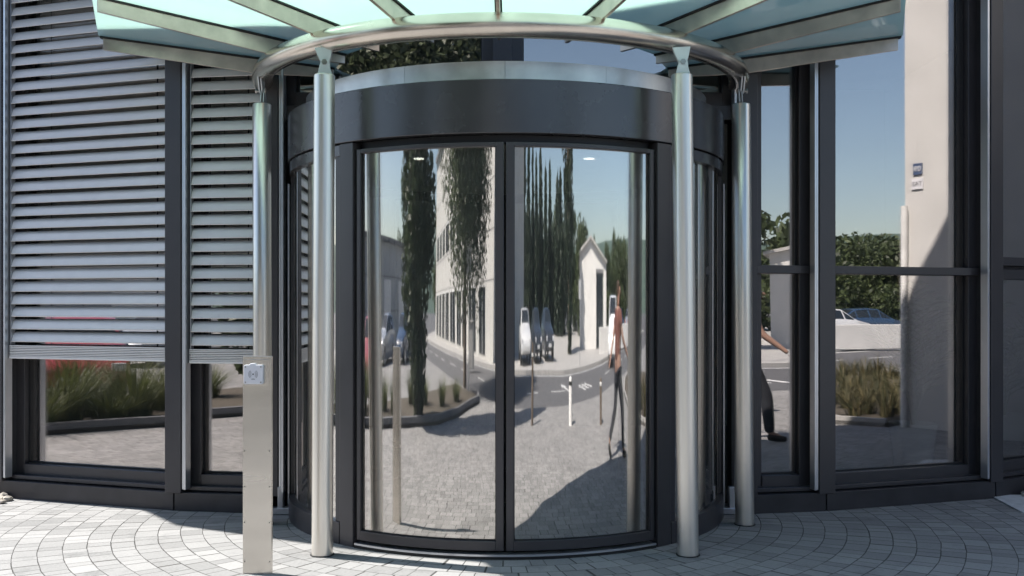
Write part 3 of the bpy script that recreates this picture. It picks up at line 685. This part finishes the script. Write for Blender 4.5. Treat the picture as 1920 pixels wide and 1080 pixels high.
# ------------------------------------------------------------------ cars
def car(loc, rz, paint, label, van=False, group='cars parked across the road'):
    root = thing('parked_car', (0, 0, 0), label, 'car', group); L_, Wd = (4.7, .92) if van else (4.2, .86)
    H_ = 1.95 if van else 1.46
    # stations: x, z_low, z_belt, z_top, half width belt, half width top
    if van: st = [(-2.35, .35, .8, .82, .80, .70), (-2.3, .28, 1.05, 1.5, .88, .80), (-2.15, .25, 1.1, H_-.08, .92, .80), (-1.4, .25, 1.1, H_, .92, .80), (0, .25, 1.1, H_, .92, .80), (.75, .25, 1.1, H_-.06, .92, .78), (1.35, .25, 1.08, 1.32, .92, .80), (1.6, .25, 1.0, 1.06, .92, .78), (2.2, .28, .85, .90, .86, .70), (2.35, .38, .65, .66, .78, .66)]
    else: st = [(-2.1, .38, .78, .80, .74, .64), (-2.02, .30, .92, .98, .80, .68), (-1.75, .25, .95, 1.10, .84, .62), (-1.25, .25, .95, H_-.07, .86, .60), (-.4, .25, .94, H_, .86, .60), (.25, .25, .93, H_-.05, .86, .60), (.85, .25, .92, 1.05, .86, .68), (1.05, .25, .90, .96, .86, .72), (1.75, .27, .78, .83, .83, .68), (2.05, .32, .62, .66, .76, .62), (2.12, .38, .52, .53, .70, .58)]
    v = []; f = []
    for x, zl, zb, zt, wb, wt in st:
        v += [(x, -wb*.9, zl), (x, -wb, (zl+zb)/2), (x, -wb*.985, zb), (x, -wt, zt-.03), (x, -wt*.6, zt), (x, wt*.6, zt), (x, wt, zt-.03), (x, wb*.985, zb), (x, wb, (zl+zb)/2), (x, wb*.9, zl)]
    n = len(st)
    for i in range(n-1):
        for k in range(10): a = i*10+k; b = i*10+(k+1) % 10; f.append((a, b, b+10, a+10))
    f += [tuple(range(9, -1, -1)), tuple((n-1)*10+k for k in range(10))]
    m = MB(); m.add(v, f); body = m.build('body', paint, root, smooth=40)
    e = .012
    def at_(i, t, side, hi):   # point on side glass
        a, b = st[i], st[i+1]; q = [a[j]+(b[j]-a[j])*t for j in range(6)]; z = q[2]+(q[3]-.03-q[2])*hi; w_ = q[4]*.985+(q[5]-q[4]*.985)*hi
        return (q[0], side*(w_+e), z)
    rng = (2, 5) if not van else (3, 5)
    for side in (-1, 1):
        for i in ((2, 3, 4, 5) if not van else (4, 5)):
            m = MB(); P = [at_(i, .06, side, .12), at_(i, .94, side, .12), at_(i, .94, side, .9), at_(i, .06, side, .9)]; m.xprism(P, (0, -side*.02, 0)); m.build('side_window', M['darkwin'], root)
    for i in ((5,) if not van else (5,)):   # windscreen
        a, b = st[i], st[i+1]; m = MB(); 
        P = [(b[0]-.02, -b[5]*.9, b[3]+.012), (b[0]-.02, b[5]*.9, b[3]+.012), (a[0]+.05, a[5]*.85, a[3]+.008-.02), (a[0]+.05, -a[5]*.85, a[3]+.008-.02)]
        m.xprism(P, (-.01, 0, -.015)); m.build('windscreen', M['darkwin'], root)
    a, b = (st[2], st[3]) if not van else (st[1], st[2]); m = MB()
    P = [(a[0]-.03, -a[5]*.9, a[3]+.01), (a[0]-.03, a[5]*.9, a[3]+.01), (b[0]-.06, b[5]*.85, b[3]-.03), (b[0]-.06, -b[5]*.85, b[3]-.03)]
    m.xprism(P, (.015, 0, -.01)); m.build('rear_window', M['darkwin'], root)
    xe = st[-1][0]
    for side in (-1, 1):
        m = MB(); m.box(xe-.22, xe-.03, side*.62-.13, side*.62+.13, .56, .70); m.build('headlight', M['lamp'], root, bevel=.02)
        m = MB(); m.box(st[0][0]-.0, st[0][0]+.12, side*.66-.1, side*.66+.1, .68, .92); m.build('tail_light', M['tail'], root, bevel=.02)
        for wx in (-1.3, 1.32):
            m = MB(); yy = side*(Wd-.1); m.tube([(wx, yy-.1, .31), (wx, yy+.11, .31)], .31, 24); w_ = m.build('wheel', M['tyre'], root, smooth=30)
            m = MB(); m.tube([(wx, yy+side*.105, .31), (wx, yy+side*.118, .31)], .2, 14); m.build('rim', M['csilver'], w_)
    m = MB(); m.box(xe-.04, xe+.02, -.26, .26, .40, .50); m.build('number_plate', M['white'], root)
    root.location = loc; root.rotation_euler = (0, 0, rz); return root
car((3.3, -14.9, -.0), R(90), M['cwhite'], 'white hatchback parked across the road, mirrored at the left edge of the right door')
car((5.9, -15.0, -.0), R(88), M['cdark'], 'black car parked between the white hatchback and a dark estate, mirrored in the right door')
car((8.6, -15.2, -.0), R(92), M['cdark'], 'dark estate parked third along the row, mirrored in the right door')
car((19.2, -6.6, -.12), R(150), M['cwhite'], 'white van on the road, mirrored at the right side of the right door', van=True)
car((-13.1, 2.5, -.12), R(30), M['red'], 'red car parked behind the left bed, mirrored in the left window under the blind')
car((-19.5, -3.5, -.12), R(70), M['csilver'], 'silver car parked behind the left bed, mirrored at the left side of the left door')
car((-18.0, -7.2, -.12), R(65), M['cblue'], 'blue car parked beside the silver one, mirrored in the left door')
for k, (x, y, p, a, lb_) in enumerate([(33, -14, 'cwhite', 10, 'white car in the far car park mirrored in the right window'), (39, -16, 'cblue', 15, 'blue car in the far car park mirrored in the right window'), (37, -10.5, 'csilver', 8, 'silver car in the far car park mirrored in the right window')]):
    car((x, y, 0), R(a), M[p], lb_)

# ------------------------------------------------------------------ buildings behind the camera (seen in the glass)
def rotbox(c, ang, w, d, h, name, mat, label, cat='building'):
    root = thing(name, (c[0], c[1], 0), label, cat); u = Vector((cos(ang), sin(ang))); n = Vector((u.y, -u.x)); A = Vector(c)
    F_ = (A, u, n); m = MB(); m.fbox(F_, 0, w, -d, 0, -.1, h); m.build('wall', mat, root); return root, F_
# long pale building, facade facing left-north, seen at the right side of the left door
A = Vector((-2.3, -14.2)); B = Vector((-26, -30.5)); uu = (A-B).normalized(); F_ = (B, uu, Vector((-uu.y, uu.x))); Lb = (A-B).length
pb = thing('panel_building', (-14, -24, 0), 'pale panelled building with strip windows, mirrored along the right edge of the left door', 'building')
m = MB(); m.fbox(F_, 0, Lb, -12, 0, -.1, 8.7); m.build('wall', M['panel_wall'], pb)
m = MB()
for z in (2.2, 3.55, 4.9, 6.25, 7.6): m.fbox(F_, -.02, Lb+.02, -.1, .012, z, z+.03)
for k in range(1, 12): m.fbox(F_, Lb-k*2.4, Lb-k*2.4+.03, -.1, .010, 0, 8.7)
m.build('panel_joints', M['roof'], pb)
for k in range(9):
    s = Lb-2.6-k*2.9
    for z0, z1 in ((.15, 2.05), (3.7, 4.8)):
        if k == 0 and z0 > 1: continue
        m = MB(); m.fbox(F_, s-2.0, s, -.1, .03, z0, z1); w_ = m.build('window', M['darkwin'], pb)
        m = MB(); m.fbox(F_, s-1.03, s-.97, .031, .05, z0, z1); m.fbox(F_, s-2.05, s+.05, .0, .09, z1, z1+.07); m.build('window_bar', M['white'], w_)
m = MB(); m.fbox(F_, -.3, Lb+.3, -12.3, .35, 8.7, 8.95); m.build('roof', M['roof'], pb)
# grey hall on the left
r_, F_ = rotbox((-29, -24), R(90), 26, 8, 3.9, 'warehouse', M['grey_wall'], 'low grey panelled hall mirrored at the left side of the left door')
F_ = (Vector((-29, -24)), Vector((0, 1)), Vector((1, 0)))
m = MB()
for z in (1.3, 2.6): m.fbox(F_, 0, 26, -.1, .02, z, z+.04)
for k in range(1, 9): m.fbox(F_, k*2.9, k*2.9+.04, -.1, .018, 0, 3.9)
m.build('panel_joints', M['roof'], r_)
for k in range(4): m = MB(); m.fbox(F_, 2+k*6, 4.4+k*6, -.1, .05, 0, 2.5); m.build('gate', M['white'], r_)
m = MB(); m.fbox(F_, -.2, 26.2, -8.2, .25, 3.9, 4.1); m.build('roof', M['roof'], r_)
# white gabled building
gb = thing('gabled_building', (22, -19, 0), 'white gabled building with a tall dark opening, mirrored in the right door', 'building')
c0 = Vector((18.6, -17.6)); uu = Vector((.80, .60)); nn = Vector((-.60, .80))
w_, h_, hp, dd = 7.6, 3.1, 3.9, 14
P = lambda s, d, z: (c0.x+uu.x*s+nn.x*d, c0.y+uu.y*s+nn.y*d, z)
m = MB(); m.xprism([P(0, 0, -.1), P(w_, 0, -.1), P(w_, 0, h_), P(w_*.3, 0, hp), P(0, 0, h_+.3)], (-nn.x*dd, -nn.y*dd, 0)); m.build('wall', M['white_wall'], gb)
m = MB(); m.xprism([P(4.2, .06, -.05), P(6.6, .06, -.05), P(6.6, .06, 2.7), P(4.2, .06, 2.7)], (-nn.x*.1, -nn.y*.1, 0)); dw = m.build('door', M['darkwin'], gb)
m = MB(); m.xprism([P(4.1, .10, 2.7), P(6.7, .10, 2.7), P(6.7, .10, 2.85), P(4.1, .10, 2.85)], (-nn.x*.1, -nn.y*.1, 0)); m.build('frame', M['roof'], dw)
m = MB(); m.xprism([P(-.2, .25, h_+.26), P(w_*.3, .25, hp+.02), P(w_+.2, .25, h_-.02), P(w_+.2, .25, h_+.08), P(w_*.3, .25, hp+.14), P(-.2, .25, h_+.38)], (-nn.x*(dd+.4), -nn.y*(dd+.4), 0)); m.build('roof', M['concrete'], gb)
# near beige wall building at the right with house number signs and a rain pipe
nb = thing('rendered_building', (10, 8, 0), 'beige rendered building with two small signs and white rain pipe, mirrored in right window', 'building')
WX, WY = 7.45, 5.22
m = MB(); m.box(WX, 13.5, WY, 9.4, -.05, 9.2); m.build('wall', M['render_wall'], nb)
m = MB(); m.box(WX-.15, 13.7, WY-.15, 9.6, 9.2, 9.4); m.build('roof', M['roof'], nb)
m = MB(); m.tube([(WX-.07, WY+.03, .0), (WX-.07, WY+.03, 2.75)], .04, 14); m.build('rain_pipe', M['white'], nb, smooth=40)
m = MB(); m.box(WX-.02, WX+.01, WY+.12, WY+.24, 3.13, 3.27); sg = m.build('sign', M['blue'], nb)
def mktext(txt, size, loc, rot, mat, name, parent):
    cu = bpy.data.curves.new(name, 'FONT'); cu.body = txt; cu.size = size; cu.extrude = .001; cu.align_x = 'CENTER'; cu.align_y = 'CENTER'
    o = bpy.data.objects.new(name, cu); C.objects.link(o); dg = bpy.context.evaluated_depsgraph_get(); me = bpy.data.meshes.new_from_object(o.evaluated_get(dg)); bpy.data.objects.remove(o)
    me.materials.clear(); me.materials.append(mat); o = bpy.data.objects.new(name, me); C.objects.link(o); o.rotation_euler = rot; o.location = loc
    mw = Matrix.LocRotScale(Vector(loc), __import__('mathutils').Euler(rot), None); off = Vector((0, 0, 0)); p = parent
    while p: off += p.location; p = p.parent
    me.transform(Matrix.Translation(-off) @ mw); o.location = (0, 0, 0); o.rotation_euler = (0, 0, 0); o.parent = parent; return o
mktext('09', .095, (WX-.024, WY+.18, 3.20), (R(90), 0, R(-90)), M['white'], 'sign_text', sg)
m = MB(); m.box(WX-.02, WX+.01, WY+.10, WY+.25, 2.95, 3.08); sg = m.build('sign', M['reader'], nb)
mktext('TA3', .075, (WX-.024, WY+.175, 3.015), (R(90), 0, R(-90)), M['ink'], 'sign_text', sg)
# low concrete wall and boulders across the road
m = MB(); m.fbox((Vector((19.5, -11.5)), Vector((.97, .24)), Vector((.24, -.97))), 0, 16, -.25, 0, -.05, .85); tag(m.build('concrete_wall', M['white_wall'], bevel=.02), 'low pale concrete wall beyond the road, mirrored in the right window', 'wall')
for k, (x, y, r) in enumerate([(22.8, -8.9, .55), (25.6, -9.6, .4)]):
    tag(rock('boulder', (x, y, .25), r, seed=k, mat=M['concrete']), ['larger pale boulder by the road, mirrored low in the right window', 'smaller pale boulder by the road beyond the larger one'][k], 'boulder')

# ------------------------------------------------------------------ bollards, poles
def bollard(x, y, h, r, mat, label, name='bollard'):
    root = thing(name, (x, y, 0), label, 'bollard'); m = MB(); m.lathe((x, y, 0), [(r*1.02, 0), (r, .02), (r*.96, h-.08), (r*.8, h-.02), (r*.3, h)], 20); m.build('shaft', mat, root, smooth=40)
    m = MB(); m.lathe((x, y, h*.82), [(r*.99, 0), (r*1.03, .005), (r*1.03, .045), (r*.97, .05)], 20); m.build('band', M['white'] if mat != M['white'] else M['gasket'], root, smooth=40)
bollard(1.65, -.5, 1.05, .075, M['bark'], 'tall brown wooden bollard mirrored near the left edge of the right door')
bollard(3.95, .35, .62, .11, M['white'], 'short white bollard mirrored in the middle of the right door')
bollard(5.6, 1.6, .6, .09, M['bark'], 'short brown bollard right of the white one, mirrored in the right door')
def pole(x, y, h, label, plate=None):
    root = thing('sign_pole', (x, y, 0), label, 'pole'); m = MB(); m.tube([(x, y, -.1), (x, y, h)], .035, 12); m.build('pole', M['galv'], root, smooth=40)
    if plate:
        m = MB(); m.box(x-.25, x+.25, y+.036, y+.05, h-.6, h-.1); m.build('plate', plate, root, bevel=.004)
pole(-3.9, -4.9, 2.6, 'thin sign pole at the end of the left bed, mirrored in the left door', M['white'])
pole(12.6, -9.9, 2.3, 'street sign pole across the road, mirrored in the right door', M['white'])
pole(44, -24, 8.5, 'tall thin lamp pole far across the car park, mirrored in the right window')
# street lamp / utility cabinets at far pavement
m = MB(); m.box(-6.2, -5.6, -12.2, -11.7, -.01, 1.1); m.box(-6.25, -5.55, -12.25, -11.65, 1.1, 1.16); tag(m.build('utility_cabinet', M['concrete'], bevel=.01), 'pale grey utility cabinet in front of the panelled building', 'cabinet')

# ------------------------------------------------------------------ person walking (seen in the glass)
def skin(name, chains, mat, parent, sub=2):
    v = []; e = []; rad = []
    for ch in chains:
        prev = None
        for p, r in ch:
            if isinstance(p, int): idx = p
            else:
                idx = None
                for q, w in enumerate(v):
                    if (Vector(w)-Vector(p)).length < 1e-4: idx = q
                if idx is None: idx = len(v); v.append(p); rad.append(r)
            if prev is not None: e.append((prev, idx))
            prev = idx
    me = bpy.data.meshes.new(name); me.from_pydata(v, e, []); o = bpy.data.objects.new(name, me); C.objects.link(o)
    sm = o.modifiers.new('skin', 'SKIN'); sm.use_smooth_shade = True
    if not me.skin_vertices: 
        bm = bmesh.new(); bm.from_mesh(me); bm.verts.layers.skin.verify(); bm.to_mesh(me); bm.free()
    for i, r in enumerate(rad): me.skin_vertices[0].data[i].radius = r if isinstance(r, tuple) else (r, r)
    me.skin_vertices[0].data[0].use_root = True
    ss = o.modifiers.new('sub', 'SUBSURF'); ss.levels = sub; ss.render_levels = sub
    dg = bpy.context.evaluated_depsgraph_get(); m2 = bpy.data.meshes.new_from_object(o.evaluated_get(dg)); bpy.data.objects.remove(o)
    m2.materials.clear(); m2.materials.append(mat); m2.shade_smooth(); o = bpy.data.objects.new(name, m2); C.objects.link(o); o.parent = parent; return o
pr = thing('person', (0, 0, 0), 'person in rust red shirt and dark trousers, striding, mirrored beside right rear column', 'person')
# local: walks along +x, z up, feet at 0 ; height 1.76
Lh, Rh = (.0, .09, .93), (.0, -.09, .93)
arms = []
def hand(w, dirx, side):
    ch = []; wv = Vector(w); d = Vector(dirx).normalized(); palm = wv+d*.085; s = Vector((1, 0, 0)) if abs(d.x) < .6 else Vector((0, 0, 1))
    s = (s-d*s.dot(d)).normalized(); c = d.cross(s)*side
    for k, (o_, ln) in enumerate(((-.030, .075), (-.010, .085), (.011, .08), (.030, .062))):
        b = palm+s*o_; ch.append([(tuple(wv+d*.045), (.024, .03)), (tuple(b), .0105), (tuple(b+d*ln*.5+c*.006), .009), (tuple(b+d*ln+c*.026), .0075)])
    ch.append([(tuple(wv+d*.045), (.024, .03)), (tuple(wv+d*.06-s*.04+c*.01), .011), (tuple(wv+d*.10-s*.052+c*.02), .009)]); return ch
wl_, wr_ = (.34, .27, 1.02), (-.30, -.24, .92)
body = [[((0, 0, .95), (.11, .15)), ((0, 0, 1.10), (.10, .13)), ((.01, 0, 1.28), (.12, .16)), ((.02, 0, 1.42), (.09, .14)), ((.03, 0, 1.50), (.052, .052)), ((.04, 0, 1.57), (.05, .05)), ((.055, 0, 1.65), (.09, .075)), ((.05, 0, 1.72), (.088, .07))],
        [((.02, 0, 1.42), .09), ((.02, .17, 1.42), .05), ((.10, .23, 1.20), .042), (wl_, .026), (tuple(Vector(wl_)+Vector((.035, .01, -.03))), (.024, .03))],
        [((.02, 0, 1.42), .09), ((.02, -.17, 1.42), .05), ((-.12, -.23, 1.17), .042), (wr_, .026), (tuple(Vector(wr_)+Vector((-.02, 0, -.04))), (.024, .03))],
        [((0, 0, .95), .12), ((.0, .09, .88), .085), ((.17, .1, .50), .058), ((.20, .1, .10), .036), ((.34, .1, .04), .03)],
        [((0, 0, .95), .12), ((.0, -.09, .88), .085), ((-.06, -.1, .50), .058), ((-.36, -.1, .20), .036), ((-.30, -.1, .05), .03)]]
b_ = skin('body', body+hand(wl_, (.78, .22, -.66), 1)+hand(wr_, (-.44, 0, -.9), -1), M['skin'], pr)
skin('shirt', [[((0, 0, .93), (.13, .17)), ((0, 0, 1.10), (.12, .15)), ((.01, 0, 1.28), (.135, .175)), ((.02, 0, 1.43), (.10, .15)), ((.03, 0, 1.48), (.07, .075))],
               [((.02, 0, 1.43), .1), ((.02, .17, 1.425), .068), ((.06, .21, 1.30), .062)], [((.02, 0, 1.43), .1), ((.02, -.17, 1.425), .068), ((-.05, -.21, 1.29), .062)]], M['shirt'], pr)
skin('trousers', [[((0, 0, .97), (.13, .165)), ((.0, .09, .86), .10), ((.17, .1, .50), .075), ((.205, .1, .09), .058)], [((0, 0, .97), .13), ((.0, -.09, .86), .10), ((-.06, -.1, .50), .075), ((-.36, -.1, .19), .058)]], M['trousers'], pr)
skin('hair', [[((.0, 0, 1.60), (.05, .06)), ((.015, 0, 1.70), (.085, .082)), ((.04, 0, 1.765), (.08, .07))]], M['hair'], pr)
skin('shoe', [[((.17, .1, .06), .05), ((.30, .1, .04), .042), ((.40, .1, .03), .03)]], M['gasket'], pr, 1)
skin('shoe', [[((-.40, -.1, .17), .05), ((-.32, -.1, .06), .042), ((-.25, -.1, .03), .03)]], M['gasket'], pr, 1)
m = MB()
for s in (-1, 1): m.lathe((.138, s*.03, 1.665), [(.001, -.008), (.008, -.006), (.010, 0), (.008, .006), (.001, .008)], 8)
m.build('eyes', M['ink'], pr, smooth=60)
m = MB(); m.tube([(.145, 0, 1.665), (.168, 0, 1.635), (.15, 0, 1.625)], [.006, .014, .006], 8); m.build('nose', M['skin'], pr, smooth=60)
m = MB(); m.tube([(.138, -.022, 1.60), (.146, 0, 1.598), (.138, .022, 1.60)], [.003, .006, .003], 6); m.build('mouth', M['shirt'], pr, smooth=60)
pr.location = (3.88, 4.2, 0); pr.rotation_euler = (0, 0, R(25))

# ------------------------------------------------------------------ potted palms inside
def palm(x, y, h, label, pr_=.21, ph=.42):
    root = thing('potted_palm', (x, y, .015), label, 'potted plant'); g = random.Random(int(x*10))
    m = MB(); m.lathe((x, y, .016), [(pr_*.72, 0), (pr_*.8, .02), (pr_*.98, ph-.05), (pr_, ph-.03), (pr_, ph), (pr_*.9, ph), (pr_*.88, ph-.06)], 36); pt = m.build('pot', M['pot'], root, smooth=40)
    m = MB(); m.lathe((x, y, ph-.05), [(.001, 0), (pr_*.87, 0), (pr_*.87, .01), (.001, .012)], 24); m.build('soil', M['soil'], pt)
    m = MB(); v = []; f = []
    for k in range(15):
        a = g.uniform(0, 2*pi); ln = h*g.uniform(.6, .95); sp = g.uniform(.35, .95); st = []
        for i in range(13):
            t = i/12; st.append(Vector((x+cos(a)*sp*t**1.4, y+sin(a)*sp*t**1.4, ph-.05+ln*(t*1.25-.42*t**2.6))))
        m.tube(st, [.009*(1-.8*i/12) for i in range(13)], 6)
        for i in range(3, 13):
            d = (st[i]-st[i-1]).normalized(); sd_ = Vector((-sin(a), cos(a), 0))
            for q in (0, .5):
                p = st[i-1]+(st[i]-st[i-1])*q
                for s in (-1, 1):
                    l_ = .30*sin(pi*min(1, (i-1)/12*.85+.15))+.06; tip = p+(sd_*s*.8+d*.75+Vector((0, 0, -.25))).normalized()*l_; mid = p+(sd_*s*.8+d*.6).normalized()*l_*.5+Vector((0, 0, .01))
                    w_ = d*.008; b0 = len(v); v += [p-w_, p+w_, mid+w_*1.2, tip, mid-w_*1.2]; f.append((b0, b0+1, b0+2, b0+3, b0+4))
    m.build('stems', M['palm'], root, smooth=60); fastmesh('fronds', v, f, M['palm'], root)
palm(3.68, 9.3, 1.95, 'feathery palm in a pale round pot inside the right window')
palm(5.0, 10.3, 1.8, 'second palm in a pot behind the glass at the far right edge', .2, .4)
